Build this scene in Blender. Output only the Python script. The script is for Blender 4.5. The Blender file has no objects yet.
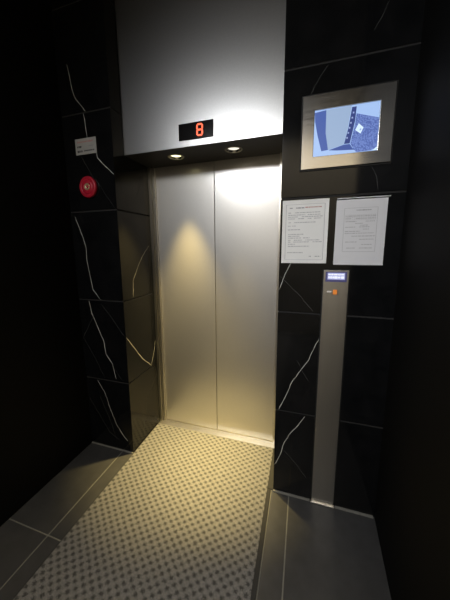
import bpy, bmesh, math, random
from mathutils import Vector, Matrix
random.seed(7)
scene = bpy.context.scene
COL = scene.collection

# ------------------------------------------------------------------ materials
def nodes(name):
    m = bpy.data.materials.new(name); m.use_nodes = True
    nt = m.node_tree
    return m, nt, nt.nodes['Principled BSDF'], nt.nodes, nt.links

def plain(name, col, rough=.5, metal=0.0, spec=.5, noise=.0, nscale=40, bump=0.0):
    m, nt, b, N, L = nodes(name)
    b.inputs['Base Color'].default_value = (*col, 1)
    b.inputs['Roughness'].default_value = rough
    b.inputs['Metallic'].default_value = metal
    b.inputs['Specular IOR Level'].default_value = spec
    tc = N.new('ShaderNodeTexCoord')
    nz = N.new('ShaderNodeTexNoise'); nz.inputs['Scale'].default_value = nscale
    nz.inputs['Detail'].default_value = 4
    L.new(tc.outputs['Object'], nz.inputs['Vector'])
    if noise:
        mx = N.new('ShaderNodeMix'); mx.data_type = 'RGBA'
        mx.inputs[6].default_value = (*[c * (1 - noise) for c in col], 1)
        mx.inputs[7].default_value = (*[min(1, c * (1 + noise)) for c in col], 1)
        L.new(nz.outputs['Fac'], mx.inputs[0]); L.new(mx.outputs[2], b.inputs['Base Color'])
    if bump:
        bp = N.new('ShaderNodeBump'); bp.inputs['Strength'].default_value = bump
        bp.inputs['Distance'].default_value = .002
        L.new(nz.outputs['Fac'], bp.inputs['Height']); L.new(bp.outputs['Normal'], b.inputs['Normal'])
    return m

def glow(name, col, strength):
    m, nt, b, N, L = nodes(name)
    b.inputs['Base Color'].default_value = (*[c * .2 for c in col], 1)
    b.inputs['Emission Color'].default_value = (*col, 1)
    b.inputs['Emission Strength'].default_value = strength
    b.inputs['Roughness'].default_value = .3
    return m

def steel(name, col, rough, stretch=(300, 300, 3), var=.05, rvar=.06, spot=0.0, metal=1.0, polish=None):
    """brushed / vibration finished stainless steel"""
    m, nt, b, N, L = nodes(name)
    b.inputs['Metallic'].default_value = metal
    tc = N.new('ShaderNodeTexCoord')
    mp = N.new('ShaderNodeMapping'); mp.inputs['Scale'].default_value = stretch
    L.new(tc.outputs['Object'], mp.inputs['Vector'])
    nz = N.new('ShaderNodeTexNoise'); nz.inputs['Scale'].default_value = 1; nz.inputs['Detail'].default_value = 3
    L.new(mp.outputs['Vector'], nz.inputs['Vector'])
    n2 = N.new('ShaderNodeTexNoise'); n2.inputs['Scale'].default_value = 55; n2.inputs['Detail'].default_value = 5
    L.new(tc.outputs['Object'], n2.inputs['Vector'])
    sm = N.new('ShaderNodeMath'); sm.operation = 'MULTIPLY_ADD'
    sm.inputs[1].default_value = spot; L.new(n2.outputs['Fac'], sm.inputs[0]); L.new(nz.outputs['Fac'], sm.inputs[2])
    mr = N.new('ShaderNodeMapRange')
    mr.inputs[1].default_value = .3 + spot * .3; mr.inputs[2].default_value = .7 + spot * .7
    mr.inputs[3].default_value = 1 - var; mr.inputs[4].default_value = 1 + var
    L.new(sm.outputs[0], mr.inputs[0])
    vm = N.new('ShaderNodeVectorMath'); vm.operation = 'SCALE'; vm.inputs[0].default_value = col
    L.new(mr.outputs[0], vm.inputs['Scale']); L.new(vm.outputs[0], b.inputs['Base Color'])
    rr = N.new('ShaderNodeMapRange'); rr.inputs[1].default_value = .3; rr.inputs[2].default_value = .7
    rr.inputs[3].default_value = rough - rvar; rr.inputs[4].default_value = rough + rvar
    L.new(nz.outputs['Fac'], rr.inputs[0]); L.new(rr.outputs[0], b.inputs['Roughness'])
    if polish:                                   # smoother share of the finish under the matt grain
        gl = N.new('ShaderNodeBsdfGlossy'); gl.inputs['Roughness'].default_value = polish[0]
        L.new(vm.outputs[0], gl.inputs['Color'])
        ms = N.new('ShaderNodeMixShader'); ms.inputs[0].default_value = polish[1]
        L.new(b.outputs[0], ms.inputs[1]); L.new(gl.outputs[0], ms.inputs[2])
        L.new(ms.outputs[0], N['Material Output'].inputs['Surface'])
    return m

def marble_mat():
    m, nt, b, N, L = nodes('black_marble')
    b.inputs['Roughness'].default_value = .09
    b.inputs['Specular IOR Level'].default_value = .38
    tc = N.new('ShaderNodeTexCoord')
    nz = N.new('ShaderNodeTexNoise'); nz.inputs['Scale'].default_value = 9; nz.inputs['Detail'].default_value = 8
    nz.inputs['Roughness'].default_value = .65
    L.new(tc.outputs['Object'], nz.inputs['Vector'])
    cr = N.new('ShaderNodeValToRGB')
    e = cr.color_ramp.elements
    e[0].position = .35; e[0].color = (.004, .0045, .005, 1)
    e[1].position = .8; e[1].color = (.010, .010, .011, 1)
    L.new(nz.outputs['Fac'], cr.inputs[0])
    # very faint hairline veins
    n2 = N.new('ShaderNodeTexNoise'); n2.inputs['Scale'].default_value = 3; n2.inputs['Detail'].default_value = 3
    L.new(tc.outputs['Object'], n2.inputs['Vector'])
    add = N.new('ShaderNodeVectorMath'); add.operation = 'MULTIPLY_ADD'; add.inputs[1].default_value = (.25, .25, .25)
    L.new(n2.outputs['Color'], add.inputs[0]); L.new(tc.outputs['Object'], add.inputs[2])
    vo = N.new('ShaderNodeTexVoronoi'); vo.feature = 'DISTANCE_TO_EDGE'; vo.inputs['Scale'].default_value = 4.2
    L.new(add.outputs[0], vo.inputs['Vector'])
    mr = N.new('ShaderNodeMapRange'); mr.inputs[1].default_value = 0; mr.inputs[2].default_value = .012
    mr.inputs[3].default_value = .008; mr.inputs[4].default_value = 0
    L.new(vo.outputs['Distance'], mr.inputs[0])
    mx = N.new('ShaderNodeMix'); mx.data_type = 'RGBA'; mx.inputs[7].default_value = (.3, .3, .29, 1)
    L.new(mr.outputs[0], mx.inputs[0]); L.new(cr.outputs[0], mx.inputs[6]); L.new(mx.outputs[2], b.inputs['Base Color'])
    return m

def carpet_mat():
    m, nt, b, N, L = nodes('patterned_carpet')
    b.inputs['Roughness'].default_value = 1; b.inputs['Specular IOR Level'].default_value = .1
    tc = N.new('ShaderNodeTexCoord')
    nz = N.new('ShaderNodeTexNoise'); nz.inputs['Scale'].default_value = 190; nz.inputs['Detail'].default_value = 3
    L.new(tc.outputs['Object'], nz.inputs['Vector'])
    wob = N.new('ShaderNodeVectorMath'); wob.operation = 'MULTIPLY_ADD'; wob.inputs[1].default_value = (.028, .025, 0)
    L.new(nz.outputs['Color'], wob.inputs[0]); L.new(tc.outputs['Object'], wob.inputs[2])
    sep = N.new('ShaderNodeSeparateXYZ'); L.new(wob.outputs[0], sep.inputs[0])
    def cosw(sock, origin, period):
        a = N.new('ShaderNodeMath'); a.operation = 'SUBTRACT'; a.inputs[1].default_value = origin; L.new(sock, a.inputs[0])
        c = N.new('ShaderNodeMath'); c.operation = 'MULTIPLY'; c.inputs[1].default_value = math.pi / period; L.new(a.outputs[0], c.inputs[0])
        d = N.new('ShaderNodeMath'); d.operation = 'COSINE'; L.new(c.outputs[0], d.inputs[0])
        return d.outputs[0]
    px = cosw(sep.outputs[0], -.081, .0243); py = cosw(sep.outputs[1], -.4585, .0205)
    pr = N.new('ShaderNodeMath'); pr.operation = 'MULTIPLY'; L.new(px, pr.inputs[0]); L.new(py, pr.inputs[1])
    # yarn streaks that alternate direction
    wv = N.new('ShaderNodeTexNoise'); wv.inputs['Scale'].default_value = 260; wv.inputs['Detail'].default_value = 2
    L.new(tc.outputs['Object'], wv.inputs['Vector'])
    ad = N.new('ShaderNodeMath'); ad.operation = 'MULTIPLY_ADD'; ad.inputs[1].default_value = 1.5
    L.new(wv.outputs['Fac'], ad.inputs[0]); L.new(pr.outputs[0], ad.inputs[2])
    mr = N.new('ShaderNodeMapRange'); mr.interpolation_type = 'SMOOTHSTEP'
    mr.inputs[1].default_value = .50; mr.inputs[2].default_value = 1.65; mr.inputs[3].default_value = 0; mr.inputs[4].default_value = 1
    L.new(ad.outputs[0], mr.inputs[0])
    lt = N.new('ShaderNodeMix'); lt.data_type = 'RGBA'
    lt.inputs[6].default_value = (.05, .05, .053, 1); lt.inputs[7].default_value = (.37, .37, .375, 1)
    L.new(wv.outputs['Fac'], lt.inputs[0])
    mx = N.new('ShaderNodeMix'); mx.data_type = 'RGBA'; mx.inputs[7].default_value = (.07, .07, .072, 1)
    L.new(mr.outputs[0], mx.inputs[0]); L.new(lt.outputs[2], mx.inputs[6]); L.new(mx.outputs[2], b.inputs['Base Color'])
    bp = N.new('ShaderNodeBump'); bp.inputs['Strength'].default_value = .5; bp.inputs['Distance'].default_value = .003
    L.new(wv.outputs['Fac'], bp.inputs['Height']); L.new(bp.outputs['Normal'], b.inputs['Normal'])
    return m

M = dict(
    marble=marble_mat(), carpet=carpet_mat(),
    vein=plain('white_vein', (.50, .50, .47), .25, noise=.35, nscale=60),
    veinfaint=plain('grey_vein', (.06, .06, .06), .2, noise=.3, nscale=60),
    grout_dark=plain('dark_grout', (.02, .02, .02), .9),
    grout=plain('pale_grout', (.22, .22, .205), .85, noise=.2),
    tile=plain('grey_porcelain_tile', (.062, .063, .067), .40, noise=.28, nscale=14, spec=.4),
    blackpaint=plain('black_wall_paint', (.0035, .0034, .0033), .7, noise=.1, spec=.12),
    ceil=plain('dark_ceiling', (.03, .03, .03), .8, noise=.1),
    rear=plain('warm_rear_wall', (.50, .46, .38), .7, noise=.1, nscale=5),
    door=steel('vibration_steel_door', (.66, .645, .62), .52, (220, 220, 220), .04, 0, .5, 1.0, (.22, .3)),
    transom=steel('vibration_steel_panel', (.56, .56, .56), .33, (120, 120, 120), .03, 0, .3, 1.0, (.24, .12)),
    brushed=steel('brushed_steel', (.54, .525, .50), .17, (4, 4, 900), .06, .04),
    brushed_v=steel('vertical_brushed_steel', (.62, .60, .56), .34, (700, 700, 3), .04, .03),
    jamb=steel('jamb_steel', (.62, .60, .56), .3, (500, 500, 3), .04, .04),
    alu=steel('sill_aluminium', (.54, .52, .46), .36, (3, 500, 500), .05, .05),
    soffit=plain('black_soffit_paint', (.016, .0155, .015), .42, noise=.1),
    rubber=plain('black_rubber', (.012, .012, .012), .7),
    edging=plain('dark_carpet_edging', (.035, .035, .035), .9),
    paper=plain('white_paper', (.88, .88, .87), .6, noise=.02),
    paper_grey=plain('grey_white_paper', (.76, .76, .79), .55, noise=.02),
    ink=plain('grey_ink', (.33, .33, .35), .7),
    ink_faint=plain('pale_grey_ink', (.46, .46, .48), .7),
    ink_red=plain('red_ink', (.50, .27, .25), .7),
    inkdark=plain('black_ink', (.05, .05, .05), .7),
    plate=plain('grey_plastic_plate', (.42, .42, .41), .45),
    red=plain('red_plastic', (.50, .010, .035), .4),
    redlip=plain('glossy_red_plastic', (.50, .012, .036), .4),
    brass=plain('pale_brass', (.72, .58, .34), .35, metal=.6),
    blackgloss=plain('black_acrylic', (.006, .006, .006), .12),
    lampcup=plain('lamp_reflector', (.80, .78, .72), .18, metal=1),
    ringpaint=plain('lamp_ring', (.36, .34, .28), .4),
    digit=glow('red_orange_segments', (1, .115, .04), 1.7),
    warm_lens=glow('warm_lamp_lens', (1, .93, .52), 2.2),
    dim_lens=glow('pale_lamp_lens', (1, .95, .82), 1.1),
    lcd_frame=plain('violet_blue_frame', (.13, .13, .32), .25),
    lcd=glow('pale_blue_lcd', (.45, .47, .80), .8),
    lcd_text=glow('white_lcd_text', (.85, .88, 1), 1.0),
    btn=glow('orange_button_light', (.85, .27, .05), .6),
    btn_white=glow('white_mark', (.7, .66, .6), .55),
)
def scr(n, c): return glow('screen_' + n, c, 1.0)
M.update(s_base=scr('base', (.36, .52, .84)), s_left=scr('left', (.055, .105, .36)), s_door=scr('door', (.30, .41, .60)),
         s_col=scr('col', (.03, .05, .20)), s_sh=scr('shade', (.05, .09, .32)), s_paper=scr('paper', (.66, .82, .97)),
         s_dot=scr('dot', (.30, .38, .66)))
def screen_carpet():
    m, nt, b, N, L = nodes('screen_carpet')
    tc = N.new('ShaderNodeTexCoord'); nz = N.new('ShaderNodeTexNoise'); nz.inputs['Scale'].default_value = 220; nz.inputs['Detail'].default_value = 1
    L.new(tc.outputs['Object'], nz.inputs['Vector'])
    cr = N.new('ShaderNodeValToRGB'); e = cr.color_ramp.elements
    e[0].position = .38; e[0].color = (.055, .10, .36, 1); e[1].position = .62; e[1].color = (.17, .26, .60, 1)
    L.new(nz.outputs['Fac'], cr.inputs[0]); L.new(cr.outputs[0], b.inputs['Emission Color'])
    b.inputs['Base Color'].default_value = (.02, .02, .05, 1)
    b.inputs['Emission Strength'].default_value = 1.0
    return m
M['s_carpet'] = screen_carpet()
def clear():
    m, nt, b, N, L = nodes('clear_acrylic')
    b.inputs['Base Color'].default_value = (.9, .92, .92, 1); b.inputs['Roughness'].default_value = .08
    b.inputs['Transmission Weight'].default_value = 1; b.inputs['IOR'].default_value = 1.2
    return m
M['clear'] = clear()

# ------------------------------------------------------------------ mesh helpers
def box(bm, x0, x1, y0, y1, z0, z1, bevel=0, mi=0, seg=2):
    r = bmesh.ops.create_cube(bm, size=1)
    vs = r['verts']
    for v in vs:
        v.co = Vector(((x0 + x1) / 2 + v.co.x * (x1 - x0), (y0 + y1) / 2 + v.co.y * (y1 - y0), (z0 + z1) / 2 + v.co.z * (z1 - z0)))
    fs = {f for v in vs for f in v.link_faces}
    for f in fs: f.material_index = mi
    if bevel:
        es = list({e for f in fs for e in f.edges})
        r = bmesh.ops.bevel(bm, geom=es, offset=bevel, segments=seg, affect='EDGES', profile=.5)
        for f in r['faces']: f.material_index = mi
    return bm

def ribbon(bm, pts, w, mi, put):
    """thin inlaid vein along pts (2d), put maps 2d -> 3d; jittered and tapered"""
    P = []
    for (a, b) in zip(pts[:-1], pts[1:]):
        n = max(1, int(math.hypot(b[0] - a[0], b[1] - a[1]) / .02))
        for k in range(n):
            t = k / n
            j = .0016 if k else 0
            P.append((a[0] + (b[0] - a[0]) * t + random.uniform(-j, j), a[1] + (b[1] - a[1]) * t + random.uniform(-j, j)))
    P.append(pts[-1])
    n = len(P); L = []; R = []
    for i, p in enumerate(P):
        a = P[max(0, i - 1)]; b = P[min(n - 1, i + 1)]
        dx, dz = b[0] - a[0], b[1] - a[1]; l = math.hypot(dx, dz) or 1
        ww = w * random.uniform(.65, 1.25) * (.45 if i in (0, n - 1) else 1)
        L.append(bm.verts.new(put(p[0] - dz / l * ww, p[1] + dx / l * ww)))
        R.append(bm.verts.new(put(p[0] + dz / l * ww, p[1] - dx / l * ww)))
    for i in range(n - 1):
        f = bm.faces.new((L[i], L[i + 1], R[i + 1], R[i])); f.material_index = mi

def lathe(bm, prof, seg=40, mat=None, mi=0):
    """prof: (r, h) pairs around +Z; mat transforms"""
    mat = mat or Matrix.Identity(4)
    rings = []
    for r, h in prof:
        if r < 1e-6: rings.append([bm.verts.new(mat @ Vector((0, 0, h)))])
        else: rings.append([bm.verts.new(mat @ Vector((r * math.cos(2 * math.pi * k / seg), r * math.sin(2 * math.pi * k / seg), h))) for k in range(seg)])
    for a, b in zip(rings[:-1], rings[1:]):
        for k in range(seg):
            k2 = (k + 1) % seg
            if len(a) == 1 and len(b) == 1: continue
            if len(a) == 1: f = bm.faces.new((a[0], b[k2], b[k]))
            elif len(b) == 1: f = bm.faces.new((a[k], a[k2], b[0]))
            else: f = bm.faces.new((a[k], a[k2], b[k2], b[k]))
            f.material_index = mi; f.smooth = True

def poly(bm, pts, depth, mi=0):
    """polygon prism from 3d outline pts, extruded by vector depth"""
    vs = [bm.verts.new(p) for p in pts]
    f = bm.faces.new(vs); f.material_index = mi
    r = bmesh.ops.extrude_face_region(bm, geom=[f])
    for v in [g for g in r['geom'] if isinstance(g, bmesh.types.BMVert)]: v.co += Vector(depth)
    for g in r['geom']:
        if isinstance(g, bmesh.types.BMFace): g.material_index = mi
    return f

def obj(name, bm, mats, parent=None, origin=None, smooth=False):
    bmesh.ops.recalc_face_normals(bm, faces=bm.faces[:])
    me = bpy.data.meshes.new(name)
    o = bpy.data.objects.new(name, me); COL.objects.link(o)
    if origin is None and parent is None:
        origin = (0, 0, 0)
    org = Vector(origin) if origin is not None else Vector((0, 0, 0))
    if parent is not None:
        o.parent = parent
        base = parent.matrix_basis.translation.copy(); q = parent.parent
        while q: base += q.matrix_basis.translation; q = q.parent
        org = base                                    # vertices are given in world space
    for v in bm.verts: v.co -= org
    if smooth:
        for f in bm.faces: f.smooth = True
    bm.to_mesh(me); bm.free()
    if parent is None: o.location = org
    for m in (mats if isinstance(mats, (list, tuple)) else [mats]): me.materials.append(m)
    return o

def tag(o, label=None, cat=None, group=None, kind=None):
    if label: o['label'] = label
    if cat: o['category'] = cat
    if group: o['group'] = group
    if kind: o['kind'] = kind
    return o

def empty(name, loc, label, cat, group=None):
    o = bpy.data.objects.new(name, None); COL.objects.link(o); o.location = loc; o.empty_display_size = .05
    return tag(o, label, cat, group)

def B(): return bmesh.new()

# ------------------------------------------------------------------ dimensions (metres)
XL, XR = -1.03, -.01          # faces of the alcove
WL, WR = -1.41, .548          # side walls at the front plane
DEP = .414                    # plane of the doors
HS = 2.10                     # soffit
SET = .107                    # transom set back
HC = 3.4                      # ceiling
YB = -3.2                     # wall behind
JZ = [0, .55, 1.145, 1.745, 2.34, 2.935, HC]

# ------------------------------------------------------------------ setting: floor
bm = B()
box(bm, WL - .05, 2.3, YB - .05, .5, -.06, -.0025, mi=0)
ys = [0, -.619, -1.238, -1.857, -2.476, -3.2]
g = .0032
for y1, y0 in zip(ys[:-1], ys[1:]):
    for (x0, x1) in ((WL, -1.121), (-1.121, XL), (-.022, .084), (.084, .70), (.70, 1.32), (1.32, 1.94), (1.94, 2.3)):
        box(bm, x0 + (g if x0 > WL else 0), x1 - (g if x1 in (-1.121, .084) or x1 > .5 else 0), y0 + g, y1 - (g if y1 < 0 else 0), -.02, 0, .0012, 1, 1)
tag(obj('floor', bm, [M['grout'], M['tile']]), 'dark grey porcelain tile floor with pale grout lines', 'floor', kind='structure')

# ------------------------------------------------------------------ marble pillars
def pillar(x0, x1, y1, veins, extra, name):
    bm = B()
    gap = .004
    for i, (z0, z1) in enumerate(zip(JZ[:-1], JZ[1:])):
        box(bm, x0, x1, 0, y1, z0 + (gap * 1.3 if i else 0), z1 - gap, .0009, 0, 1)
    box(bm, x0 + .004, x1 - .004, .004, y1 - .004, 0.001, HC - .004, 0, 1)
    for w, pts in veins:
        mi = 2 if w >= .9 else 3
        ribbon(bm, pts, .0019 * max(w, .62), mi, lambda a, z: Vector((a, -.0006, z)))
    for w, pts in extra:
        mi = 2 if w >= .9 else 3
        ribbon(bm, pts, .0020 * max(w, .7), mi, lambda a, z: Vector((XL + .0006, a, z)))
    return obj(name, bm, [M['marble'], M['grout_dark'], M['vein'], M['veinfaint']])
VL = [
    (1, [(-1.327, 2.627), (-1.313, 2.556), (-1.302, 2.48), (-1.282, 2.426), (-1.244, 2.382), (-1.215, 2.345)]),
    (1, [(-1.232, 2.334), (-1.225, 2.297), (-1.222, 2.244), (-1.216, 2.191)]),
    (1.2, [(-1.155, 2.113), (-1.15, 2.066), (-1.097, 2.013), (-1.034, 1.958)]),
    (0.6, [(-1.278, 2.091), (-1.238, 2.024), (-1.204, 1.963), (-1.143, 1.897), (-1.103, 1.833), (-1.04, 1.75)]),
    (1.1, [(-1.373, 1.716), (-1.347, 1.649), (-1.319, 1.574), (-1.302, 1.507), (-1.306, 1.432), (-1.29, 1.317), (-1.272, 1.216), (-1.23, 1.163), (-1.212, 1.15)]),
    (1.3, [(-1.318, 1.138), (-1.302, 1.044), (-1.263, 0.957), (-1.218, 0.85), (-1.208, 0.755), (-1.158, 0.686), (-1.135, 0.573)]),
    (0.6, [(-1.144, 0.656), (-1.11, 0.6), (-1.08, 0.566)]),
    (1.2, [(-1.305, 0.541), (-1.246, 0.449), (-1.212, 0.334), (-1.166, 0.211), (-1.107, 0.123), (-1.073, 0.09)]),
    (0.4, [(-1.4, 0.861), (-1.31, 0.719), (-1.235, 0.566)]),
    (0.4, [(-1.285, 1.036), (-1.4, 0.861)]),
    (0.4, [(-1.395, 0.386), (-1.231, 0.128), (-1.144, 0.081)]),
    (0.5, [(-1.216, 1.124), (-1.129, 1.02), (-1.037, 0.897)]),
    (0.4, [(-1.295, 0.412), (-1.206, 0.201), (-1.172, 0.075)])]
VR = [
    (1, [(0.006, 0.892), (0.094, 0.777), (0.178, 0.665), (0.291, 0.562), (0.337, 0.652), (0.37, 0.745)]),
    (1, [(0.347, 1.52), (0.246, 1.438), (0.186, 1.368), (0.12, 1.272), (0.112, 1.16)]),
    (0.7, [(0.046, 1.922), (0.098, 1.819), (0.124, 1.765)]),
    (0.7, [(0.295, 2.018), (0.226, 1.867)]),
    (0.8, [(0.37, 0.471), (0.212, 0.302), (0.163, 0.159), (0.135, 0.039)])]
VP = [
    (1, [(0.051, 1.416), (0.023, 1.356), (0.006, 1.305), (-0.006, 1.27)]),
    (0.7, [(-0.004, 1.343), (0.049, 1.293), (0.1, 1.244), (0.173, 1.159)]),
    (1.1, [(0.215, 1.02), (0.189, 0.958), (0.162, 0.881), (0.121, 0.814), (0.08, 0.744), (0.056, 0.673), (0.01, 0.557)]),
    (0.4, [(0.101, 0.873), (0.131, 0.814), (0.167, 0.758)]),
    (1.1, [(0.156, 0.54), (0.119, 0.472), (0.072, 0.403), (0.041, 0.329), (0.025, 0.258), (-0.005, 0.185)]),
    (0.4, [(0.042, 0.302), (0.125, 0.216), (0.179, 0.144)]),
    (0.7, [(0.418, 2.526), (0.394, 2.47), (0.368, 2.426)]),
    (0.7, [(0.188, 2.328), (0.153, 2.282), (0.113, 2.21)]),
    (0.7, [(0.399, 1.864), (0.423, 1.818), (0.433, 1.76)])]
tag(pillar(WL, XL, .375, VL, VR, 'wall_front_left'), 'black marble pillar with white veins left of the lift doors', 'wall', kind='structure')
tag(pillar(XR, .60, .375, VP, [], 'wall_front_right'), 'black marble wall with white veins right of the lift doors', 'wall', kind='structure')

# side walls, rear wall, ceiling, added leak backing
bm = B(); box(bm, WL - .05, WL, YB, .5, 0, HC); tag(obj('wall_left', bm, M['blackpaint']), 'plain black side wall on the left', 'wall', kind='structure')
bm = B()
YR = -1.05                                        # the right wall ends here; the lobby widens behind it
xb = WR - .046 * -YR
poly(bm, [Vector((WR, 0, 0)), Vector((2.3, 0, 0)), Vector((2.3, YR, 0)), Vector((xb, YR, 0))], (0, 0, HC))
tag(obj('wall_right', bm, M['blackpaint']), 'plain black side wall on the right', 'wall', kind='structure')
bm = B(); box(bm, 2.25, 2.3, YB, YR, 0, HC); tag(obj('wall_side', bm, M['blackpaint']), 'black lobby wall out of view to the right', 'wall', kind='structure')
bm = B(); box(bm, WL - .05, 2.3, YB - .05, YB, 0, HC); tag(obj('wall_back', bm, M['rear']), 'beige wall behind the camera', 'wall', kind='structure')
bm = B(); box(bm, WL - .05, 2.3, YB - .05, .55, HC, HC + .05); tag(obj('ceiling', bm, M['ceil']), 'dark lobby ceiling', 'ceiling', kind='structure')
bm = B(); box(bm, WL - .05, .72, .5, .55, -.06, HC); tag(obj('leak_backing', bm, M['rubber']), 'unseen dark backing added behind the lift doors against light leaks', 'wall', kind='structure')  # unseen plane added behind the doors to stop light leaking through

# ------------------------------------------------------------------ steel transom, soffit
bm = B(); box(bm, XL + .001, XR - .001, SET, SET + .02, HS + .001, HC - .001, .0012)
tag(obj('trim_1', bm, M['transom']), 'wide brushed steel panel above the lift doors', 'trim', kind='structure')
LAMPS = [(-.722, .243), (-.326, .243)]
def holes(outline, circles, z, t, mats, name):
    bm = B(); edges = []
    def loop(pts):
        vs = [bm.verts.new((x, y, z)) for x, y in pts]
        for i in range(len(vs)): edges.append(bm.edges.new((vs[i], vs[(i + 1) % len(vs)])))
    loop(outline)
    for (cx, cy, r) in circles:
        loop([(cx + r * math.cos(a * math.pi / 20), cy + r * math.sin(a * math.pi / 20)) for a in range(40)])
    r = bmesh.ops.triangle_fill(bm, edges=edges, use_beauty=True)
    fs = [g for g in r['geom'] if isinstance(g, bmesh.types.BMFace)]
    r = bmesh.ops.extrude_face_region(bm, geom=bm.faces[:])
    for v in [g for g in r['geom'] if isinstance(g, bmesh.types.BMVert)]: v.co.z += t
    return obj(name, bm, mats)
so = holes([(XL + .001, SET + .002), (XR - .001, SET + .002), (XR - .001, .410), (XL + .001, .410)], [(x, y, .046) for x, y in LAMPS], HS, .012, M['soffit'], 'trim_2')
tag(so, 'dark flat soffit over the lift doors', 'soffit', kind='structure')
bm = B(); box(bm, XL + .001, XR - .001, .130, .408, 2.24, 2.26)
tag(obj('trim_3', bm, M['rubber']), 'dark void cover above the soffit', 'trim', kind='structure')

# pale caulk strips along the foot of the marble
bm = B(); box(bm, WL + .004, XL, -.010, -.0008, .0005, .009, .001, 0, 1); tag(obj('baseboard_left', bm, M['grout']), 'thin pale sealant strip under left marble pillar', 'baseboard', kind='structure')
bm = B(); box(bm, XR, .205, -.012, -.0008, .0005, .011, .001, 0, 1); box(bm, .342, .54, -.012, -.0008, .0005, .011, .001, 0, 1)
tag(obj('baseboard_right', bm, M['grout']), 'thin pale sealant strip under right marble wall', 'baseboard', kind='structure')

# ------------------------------------------------------------------ lift doors
dr = empty('door_1', (-.513, DEP, 0), 'closed pair of brushed steel lift doors in steel frame', 'elevator door'); dr['kind'] = 'structure'
for nm, x0, x1 in (('left', -.983, -.5148), ('right', -.5112, -.040)):
    bm = B(); box(bm, x0, x1, DEP, DEP + .03, .007, 2.14, .0016)
    obj('door_panel', bm, M['door'], dr)
bm = B()
for sx in (0, 1):
    def bx(x0, x1, y0, y1):
        if sx: x0, x1 = -1.04 - x1, -1.04 - x0
        box(bm, x0, x1, y0, y1, .002, HS - .001, .001, 0, 1)
    bx(XL + .0005, -1.006, .377, .44)
    bx(-1.006, -.998, .405, .44)
    bx(-.998, -.9835, .392, .44)
obj('door_frame', bm, M['jamb'], dr)
bm = B()
box(bm, XL + .001, XR - .001, .352, DEP + .03, -.002, .004, .001, 0, 1)
for k in range(4):
    yy = .358 + k * .008
    box(bm, XL + .004, XR - .004, yy, yy + .004, .004, .0052, .0005, 0, 1)
box(bm, XL + .003, XR - .003, .397, .408, .004, .0085, .001, 0, 1)
obj('door_sill', bm, M['alu'], dr)

# ------------------------------------------------------------------ carpet
ca = empty('carpet_runner', (-.53, -1.0, 0), 'grey carpet runner with dark lattice pattern leading to lift doors', 'carpet')
bm = B(); box(bm, XL + .006, -.046, YB + .02, .350, .0003, .006, .002, 0, 2)
cp = obj('pile', bm, M['carpet'], ca)
bm = B()
box(bm, -.0455, -.024, YB + .02, -.001, .0003, .0052, .0015, 0, 1)
box(bm, XL + .0005, XL + .0055, YB + .02, .350, .0003, .0048, .001, 0, 1)
box(bm, -.0455, XR - .001, .0, .350, .0003, .0052, .001, 0, 1)
tag(obj('edging', bm, M['edging'], ca), 'dark edging strip')

# ------------------------------------------------------------------ recessed downlights
for i, (lx, ly) in enumerate(LAMPS):
    t = empty('recessed_downlight', (lx, ly, HS),
              ['lit warm recessed downlight in the soffit, left one, over the left door leaf',
               'paler recessed downlight in the soffit, right one, over the right door leaf'][i], 'downlight', 'downlights in the soffit')
    T = Matrix.Translation((lx, ly, HS))
    bm = B(); lathe(bm, [(.0455, .004), (.0455, -.002), (.048, -.0045), (.0535, -.0035), (.056, -.0006), (.056, -.0002), (.046, -.0002)], 48, T)
    obj('trim_ring', bm, M['ringpaint'], t)
    bm = B(); lathe(bm, [(.0448, -.001), (.0440, .003), (.041, .007), (.0365, .0095), (.0365, .012), (.042, .010), (.0448, .005), (.0455, -.001)], 48, T)
    obj('reflector', bm, M['lampcup'], t)
    bm = B(); lathe(bm, [(0, .0030), (.012, .0036), (.024, .0056), (.0345, .0090), (.035, .013), (0, .014)], 40, T)
    obj('lamp_lens', bm, M['warm_lens'] if i == 0 else M['dim_lens'], t)

# ------------------------------------------------------------------ floor indicator
fi = empty('floor_indicator', (-.521, SET, 2.182), 'small black display with glowing red 8 above the lift doors', 'floor display')
y = SET
bm = B(); box(bm, -.631, -.411, y - .004, y - .0003, 2.136, 2.229, .0012, 0, 2); obj('housing', bm, M['blackgloss'], fi)
def seg8(x0, x1, z0, z1, th, yy):
    bm = B(); zm = (z0 + z1) / 2; h = th / 2; c = .0012
    def hx(xa, xb, z): poly(bm, [Vector((xa, yy, z)), Vector((xa + h, yy, z + h)), Vector((xb - h, yy, z + h)), Vector((xb, yy, z)), Vector((xb - h, yy, z - h)), Vector((xa + h, yy, z - h))], (0, -.0008, 0))
    def vx(x, za, zb): poly(bm, [Vector((x, yy, za)), Vector((x - h, yy, za + h)), Vector((x - h, yy, zb - h)), Vector((x, yy, zb)), Vector((x + h, yy, zb - h)), Vector((x + h, yy, za + h))], (0, -.0008, 0))
    for z in (z0 + h, zm, z1 - h): hx(x0 + h + c * .5, x1 - h - c * .5, z)
    for x in (x0 + h, x1 - h):
        vx(x, z0 + h + c * .5, zm - c * .5); vx(x, zm + c * .5, z1 - h - c * .5)
    return bm
obj('digit', seg8(-.516, -.474, 2.149, 2.218, .0095, y - .0042), M['digit'], fi)

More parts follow.
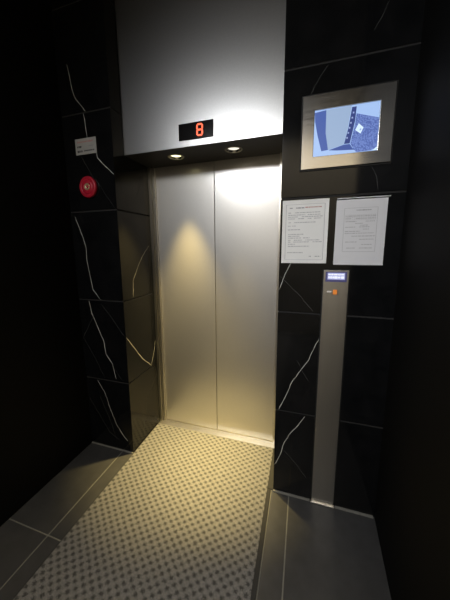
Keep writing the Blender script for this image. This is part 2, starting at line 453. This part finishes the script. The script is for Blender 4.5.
# ------------------------------------------------------------------ CCTV monitor
mo = empty('wall_monitor', (.275, 0, 2.04), 'steel framed monitor showing the lift cabin set in black marble', 'monitor')
def frame(bm, x0, x1, z0, z1, a0, a1, b0, b1, yf, yb, inset=.004):
    """rectangular ring: outer x0..x1,z0..z1; opening a0..a1,b0..b1"""
    O = [(x0, z0), (x1, z0), (x1, z1), (x0, z1)]; I = [(a0, b0), (a1, b0), (a1, b1), (a0, b1)]
    vo = [bm.verts.new((x, yf, z)) for x, z in O]; vi = [bm.verts.new((x, yf, z)) for x, z in I]
    wo = [bm.verts.new((x, yb, z)) for x, z in O]; wi = [bm.verts.new((x, yb, z)) for x, z in I]
    for k in range(4):
        j = (k + 1) % 4
        bm.faces.new((vo[k], vo[j], vi[j], vi[k])); bm.faces.new((wo[k], wi[k], wi[j], wo[j]))
        bm.faces.new((vo[k], wo[k], wo[j], vo[j])); bm.faces.new((vi[k], vi[j], wi[j], wi[k]))
bm = B(); frame(bm, .083, .471, 1.876, 2.205, .138, .4135, 1.931, 2.138, -.012, -.0006)
be = obj('bezel', bm, M['brushed'], mo)
bv = be.modifiers.new('bevel', 'BEVEL'); bv.width = .0015; bv.segments = 2
bm = B(); box(bm, .077, .477, -.005, -.0004, 1.869, 2.211, .001, 0, 1); tag(obj('shadow_rim', bm, M['rubber'], mo), 'black rim drawn as shadow round the bezel')  # black plate wider than the bezel draws a shadow line around it
bm = B()
def flat(pts, y0, mi):
    poly(bm, [Vector((x, y0, z)) for x, z in pts], (0, -.0003, 0), mi)
flat([(.1383, 1.9313), (.4132, 1.9313), (.4132, 2.1377), (.1383, 2.1377)], -.0054, 0)
flat([(0.1385, 2.129), (0.189, 2.134), (0.191, 2.033), (0.205, 1.957), (0.175, 1.954), (0.154, 2.03), (.141, 2.09)], -.0058, 1)
flat([(0.189, 2.134), (0.297, 2.137), (0.287, 2.043), (0.273, 1.974), (0.205, 1.957), (0.191, 2.033)], -.0058, 2)
flat([(0.299, 2.13), (0.318, 2.13), (0.315, 2.069), (0.2985, 1.975), (0.274, 1.975), (0.289, 2.045)], -.0058, 3)
flat([(0.207, 1.955), (0.273, 1.9725), (0.299, 1.9725), (0.312, 1.953), (.322, 1.945), (0.244, 1.950)], -.0058, 4)
flat([(0.3185, 2.101), (0.4125, 2.070), (0.4125, 1.945), (0.386, 1.935), (0.328, 1.934), (0.3135, 1.953), (0.301, 1.9745), (.3165, 2.06)], -.0058, 5)
flat([(0.331, 2.057), (0.352, 2.037), (0.341, 2.012), (0.318, 2.030)], -.0062, 6)
flat([(0.396, 1.934), (0.4128, 1.950), (0.4128, 1.934)], -.0062, 6)
flat([(0.341, 2.035), (0.344, 2.030), (0.339, 2.024), (0.335, 2.028)], -.0066, 7)
for k in range(6):
    z = 2.105 - k * .021; x = .3065 - k * .0042
    flat([(x - .003, z - .003), (x + .003, z - .003), (x + .003, z + .004), (x - .003, z + .004)], -.0062, 7)
obj('screen', bm, [M[k] for k in ('s_base', 's_left', 's_door', 's_col', 's_sh', 's_carpet', 's_paper', 's_dot')], mo)

# ------------------------------------------------------------------ notices
def words(bm, x0, x1, z, h, y0, mi, dens=.9):
    """a row of small broken strokes, illegible as in the photograph"""
    x = x0
    while x < x1 - .002:
        w = random.uniform(.004, .016)
        w = min(w, x1 - x)
        if random.random() < dens:
            hh = h * random.uniform(.75, 1)
            poly(bm, [Vector((x, y0, z - hh / 2)), Vector((x + w, y0, z - hh / 2)), Vector((x + w, y0, z + hh / 2)), Vector((x, y0, z + hh / 2))], (0, -.0001, 0), mi)
        x += w + random.uniform(.0012, .003)
def hline(bm, x0, x1, z, t, y0, mi): poly(bm, [Vector((x0, y0, z - t)), Vector((x1, y0, z - t)), Vector((x1, y0, z + t)), Vector((x0, y0, z + t))], (0, -.0001, 0), mi)
def vline(bm, x, z0, z1, t, y0, mi): poly(bm, [Vector((x - t, y0, z0)), Vector((x + t, y0, z0)), Vector((x + t, y0, z1)), Vector((x - t, y0, z1))], (0, -.0001, 0), mi)

def notice(x0, x1, z0, z1, label, mat, which):
    t = empty('framed_notice', ((x0 + x1) / 2, 0, z0), label, 'notice', 'paper notices on the marble')
    e = .005
    bm = B(); box(bm, x0, x1, -.0045, -.0008, z0, z1, .0008, 0, 1); obj('holder_back', bm, M['paper'] if which == 0 else M['paper_grey'], t)
    bm = B(); box(bm, x0 + e, x1 - e, -.0052, -.0046, z0 + e, z1 - e); obj('paper', bm, mat, t)
    W = x1 - x0; H = z1 - z0; yy = -.0053
    X = lambda u: x0 + W * u
    Z = lambda v: z1 - H * v
    bm = B()
    if which == 0:
        for u in (.07, .93): vline(bm, X(u), Z(.95), Z(.06), .0011, yy, 1)
        for v in (.06, .95): hline(bm, X(.07), X(.93), Z(v), .0007, yy, 1)
        words(bm, X(.15), X(.48), Z(.115), .006, yy, 0); words(bm, X(.5), X(.86), Z(.11), .0055, yy, 2)
        for v, a, b in ((.19, .12, .9), (.225, .12, .85), (.255, .12, .9), (.285, .12, .86), (.345, .13, .74), (.40, .12, .3), (.46, .12, .42), (.535, .13, .48), (.565, .13, .4), (.595, .13, .62), (.63, .13, .84), (.66, .13, .9), (.695, .13, .3), (.73, .13, .62), (.835, .12, .48), (.895, .55, .88)):
            words(bm, X(a), X(b), Z(v), .0042, yy, 0 if v > .88 else 1)
    else:
        for u in (.17, .82): vline(bm, X(u), Z(.8), Z(.13), .0008, yy, 1)
        for v in (.13, .8): hline(bm, X(.17), X(.82), Z(v), .0007, yy, 1)
        words(bm, X(.33), X(.7), Z(.165), .006, yy, 1)
        for k in range(14): vline(bm, X(.2 + k * .045), Z(.31), Z(.235), .0004, yy, 1)
        for v in (.235, .27, .31): hline(bm, X(.2), X(.79), Z(v), .0004, yy, 1)
        for v, a, b in ((.252, .2, .79), (.29, .2, .79), (.335, .2, .42), (.335, .6, .8), (.365, .4, .55), (.395, .5, .65), (.42, .2, .68), (.455, .5, .68), (.485, .2, .5), (.515, .2, .78), (.56, .34, .8), (.61, .5, .78), (.65, .22, .45), (.69, .55, .75), (.745, .25, .78)):
            words(bm, X(a), X(b), Z(v), .0036, yy, 1)
    obj('printed_text', bm, [M['ink'], M['ink_faint'], M['ink_red']], t)
    if which == 1:
        bm = B(); box(bm, x0 + .002, x1 + .008, -.012, -.0008, z1 + .004, z1 + .008, .0008, 0, 1)
        box(bm, x0 + .002, x1 + .006, -.0035, -.0008, z1 - .001, z1 + .004, 0, 1)
        tag(obj('top_rail', bm, [M['paper_grey'], M['rubber']], t), 'white rail with dark gap')
        bm = B(); box(bm, x0, x1, -.008, -.0053, z0 - .004, z0 + .003, .0008, 0, 1); obj('bottom_rail', bm, M['paper_grey'], t)
    else:
        bm = B(); frame(bm, x0 - .003, x1 + .003, z0 - .003, z1 + .003, x0 + .007, x1 - .007, z0 + .008, z1 - .006, -.0075, -.0058)
        obj('holder_frame', bm, M['paper'], t)
    return t
notice(.004, .221, 1.418, 1.731, 'white framed notice, left of the pair, with lines of text and double border', M['paper'], 0)
notice(.258, .478, 1.412, 1.722, 'white table notice, right of the pair, under a projecting top rail', M['paper_grey'], 1)

# ------------------------------------------------------------------ lift call panel
cpn = empty('call_panel', (.273, 0, .01), 'tall narrow steel lift call panel with small lit screen and orange button', 'call panel')
bm = B(); box(bm, .2155, .3335, -.013, -.004, .032, 1.381, .0015, 0, 2); obj('faceplate', bm, M['brushed_v'], cpn)
bm = B(); box(bm, .210, .339, -.006, -.0004, .03, 1.385, .0008, 0, 1); tag(obj('back_box', bm, M['rubber'], cpn), 'black back box with rim drawn as edge shadow')  # back box; its black rim stands in for the panel's thin edge shadow
bm = B(); box(bm, .2105, .3385, -.018, -.0004, .0015, .012, .002, 0, 1); box(bm, .2155, .3335, -.010, -.0004, .012, .030, .001, 0, 1)
obj('foot_bracket', bm, M['brushed_v'], cpn)
bm = B(); box(bm, .2245, .3245, -.0145, -.0128, 1.322, 1.374, .0006, 0, 1)
dsp = obj('display', bm, M['lcd_frame'], cpn)
bm = B(); box(bm, .2345, .3150, -.0151, -.0146, 1.334, 1.368); obj('display_screen', bm, M['lcd'], dsp)
bm = B()
words(bm, .238, .312, 1.3595, .0085, -.0152, 0, 1); words(bm, .238, .312, 1.345, .012, -.0152, 0, 1)
obj('display_text', bm, M['lcd_text'], dsp)
bm = B(); lathe(bm, [(.0205, 0), (.0205, .0025), (.019, .0035), (.0175, .0025)], 4, Matrix.Translation((.2735, -.0131, 1.270)) @ Matrix.Rotation(math.pi / 2, 4, 'X') @ Matrix.Rotation(math.pi / 4, 4, 'Z'))
for f in bm.faces: f.smooth = False
bt = obj('call_button', bm, M['brushed_v'], cpn)
bm = B(); box(bm, .2640, .2830, -.0150, -.0133, 1.257, 1.283, .001, 0, 2); obj('button_light', bm, M['btn'], bt)
bm = B()
words(bm, .236, .257, 1.271, .009, -.0132, 0, 1)
obj('button_mark', bm, M['btn_white'], cpn)

# ------------------------------------------------------------------ fire alarm
fa = empty('fire_alarm_button', (-1.232, 0, 1.897), 'round red fire alarm button with brass centre on left marble pillar', 'fire alarm')
T = Matrix.Translation((-1.232, -.0006, 1.895)) @ Matrix.Rotation(math.pi / 2, 4, 'X')
bm = B(); lathe(bm, [(0, 0), (.066, 0), (.067, .006), (.066, .015), (.062, .019), (.056, .020), (.047, .0195), (.046, .0185), (0, .0185)], 56, T); obj('housing', bm, M['redlip'], fa)
bm = B(); lathe(bm, [(0, .0187), (.045, .0187), (.0445, .0198), (.030, .0205), (.023, .0206), (.022, .0195), (0, .0195)], 56, T); obj('cover_disc', bm, M['red'], fa)
bm = B(); lathe(bm, [(0, .0196), (.0215, .0196), (.021, .0215), (.018, .0225), (.012, .022), (.011, .0210), (0, .0210)], 40, T); pb = obj('push_button', bm, M['brass'], fa)
bm = B(); lathe(bm, [(0, .0211), (.0095, .0211), (.009, .0225), (0, .023)], 24, T @ Matrix.Translation((.003, .0, 0))); tag(obj('button_core', bm, M['red'], pb), 'dark red core')

# small instruction plate
sp = empty('instruction_plate', (-1.231, 0, 2.143), 'small grey plate with red and black lines above red fire alarm', 'sign')
bm = B(); box(bm, -1.312, -1.150, -.0055, 0.0, 2.096, 2.191, .0012, 0, 2); obj('plate', bm, M['plate'], sp)
bm = B(); yy = -.0056
words(bm, -1.295, -1.172, 2.1705, .011, yy, 0, 1)
words(bm, -1.297, -1.262, 2.1425, .013, yy, 1, 1); words(bm, -1.205, -1.168, 2.143, .007, yy, 2, 1)
words(bm, -1.297, -1.256, 2.1155, .013, yy, 1, 1); words(bm, -1.245, -1.165, 2.1165, .010, yy, 1, .9)
obj('printed_text', bm, [M['ink_red'], M['inkdark'], M['ink']], sp)

# ------------------------------------------------------------------ lights
def light(name, kind, loc, energy, col, **kw):
    d = bpy.data.lights.new(name, kind); d.energy = energy; d.color = col
    tgt = kw.pop('target', None)
    for k, v in kw.items(): setattr(d, k, v)
    o = bpy.data.objects.new(name, d); COL.objects.link(o); o.location = loc
    if tgt: o.rotation_euler = (Vector(tgt) - Vector(loc)).to_track_quat('-Z', 'Y').to_euler()
    return o
WARM = (1, .74, .27)
light('downlight_bulb', 'SPOT', (LAMPS[0][0], LAMPS[0][1], HS - .004), 390, WARM, spot_size=math.radians(48), spot_blend=1, shadow_soft_size=.02, target=(LAMPS[0][0], LAMPS[0][1] - .0, 0))
light('downlight_bulb', 'SPOT', (LAMPS[1][0], LAMPS[1][1], HS - .004), 240, WARM, spot_size=math.radians(36), spot_blend=1, shadow_soft_size=.02, target=(LAMPS[1][0], LAMPS[1][1] - .10, 0))
light('ceiling_lamp', 'AREA', (-.95, -3.0, 2.93), 8.4, (.97, .98, 1), shape='RECTANGLE', size=1.1, size_y=.45, spread=math.radians(62), target=(.12, 0, 1.35))
light('added_floor_spot', 'SPOT', (.05, -2.25, HC - .03), 110, (1, .88, .68), spot_size=math.radians(40), spot_blend=1, shadow_soft_size=.04, target=(.05, -2.25, 0))  # added unseen spot, warms the floor mirrored in the call panel
light('rear_wall_fill', 'AREA', (.35, -2.5, HC - .03), 54, (1, .90, .74), shape='RECTANGLE', size=2.8, size_y=.12, spread=math.radians(130), target=(.35, YB, .9))  # added unseen fill, brightens the rear wall that the doors reflect

w = bpy.data.worlds.new('world'); scene.world = w; w.use_nodes = True
w.node_tree.nodes['Background'].inputs[0].default_value = (0, 0, 0, 1)

# ------------------------------------------------------------------ camera
cam = bpy.data.cameras.new('camera'); co = bpy.data.objects.new('camera', cam); COL.objects.link(co)
F = 262.8614557
cam.sensor_fit = 'VERTICAL'; cam.sensor_height = 36; cam.sensor_width = 27
cam.lens = F / 600 * 36
cam.shift_x = 6.32148 / 600; cam.shift_y = -10.21296 / 600
cam.clip_start = .02
r = Vector((0.9520560234181544, 0.3057723771109582, -0.009621936869695208))
u = Vector((-0.03939887459632843, 0.1537415449809249, 0.9873253091192492))
f = Vector((-0.3033760981912604, 0.9396099141360696, -0.15841765148951858))
mat = Matrix(((r.x, u.x, -f.x, .115), (r.y, u.y, -f.y, -1.45373471), (r.z, u.z, -f.z, 1.49963458), (0, 0, 0, 1)))
co.matrix_world = mat
scene.camera = co
scene.view_settings.view_transform = 'Standard'; scene.view_settings.look = 'None'
scene.view_settings.exposure = 0; scene.view_settings.gamma = 1; scene.view_settings.use_curve_mapping = False
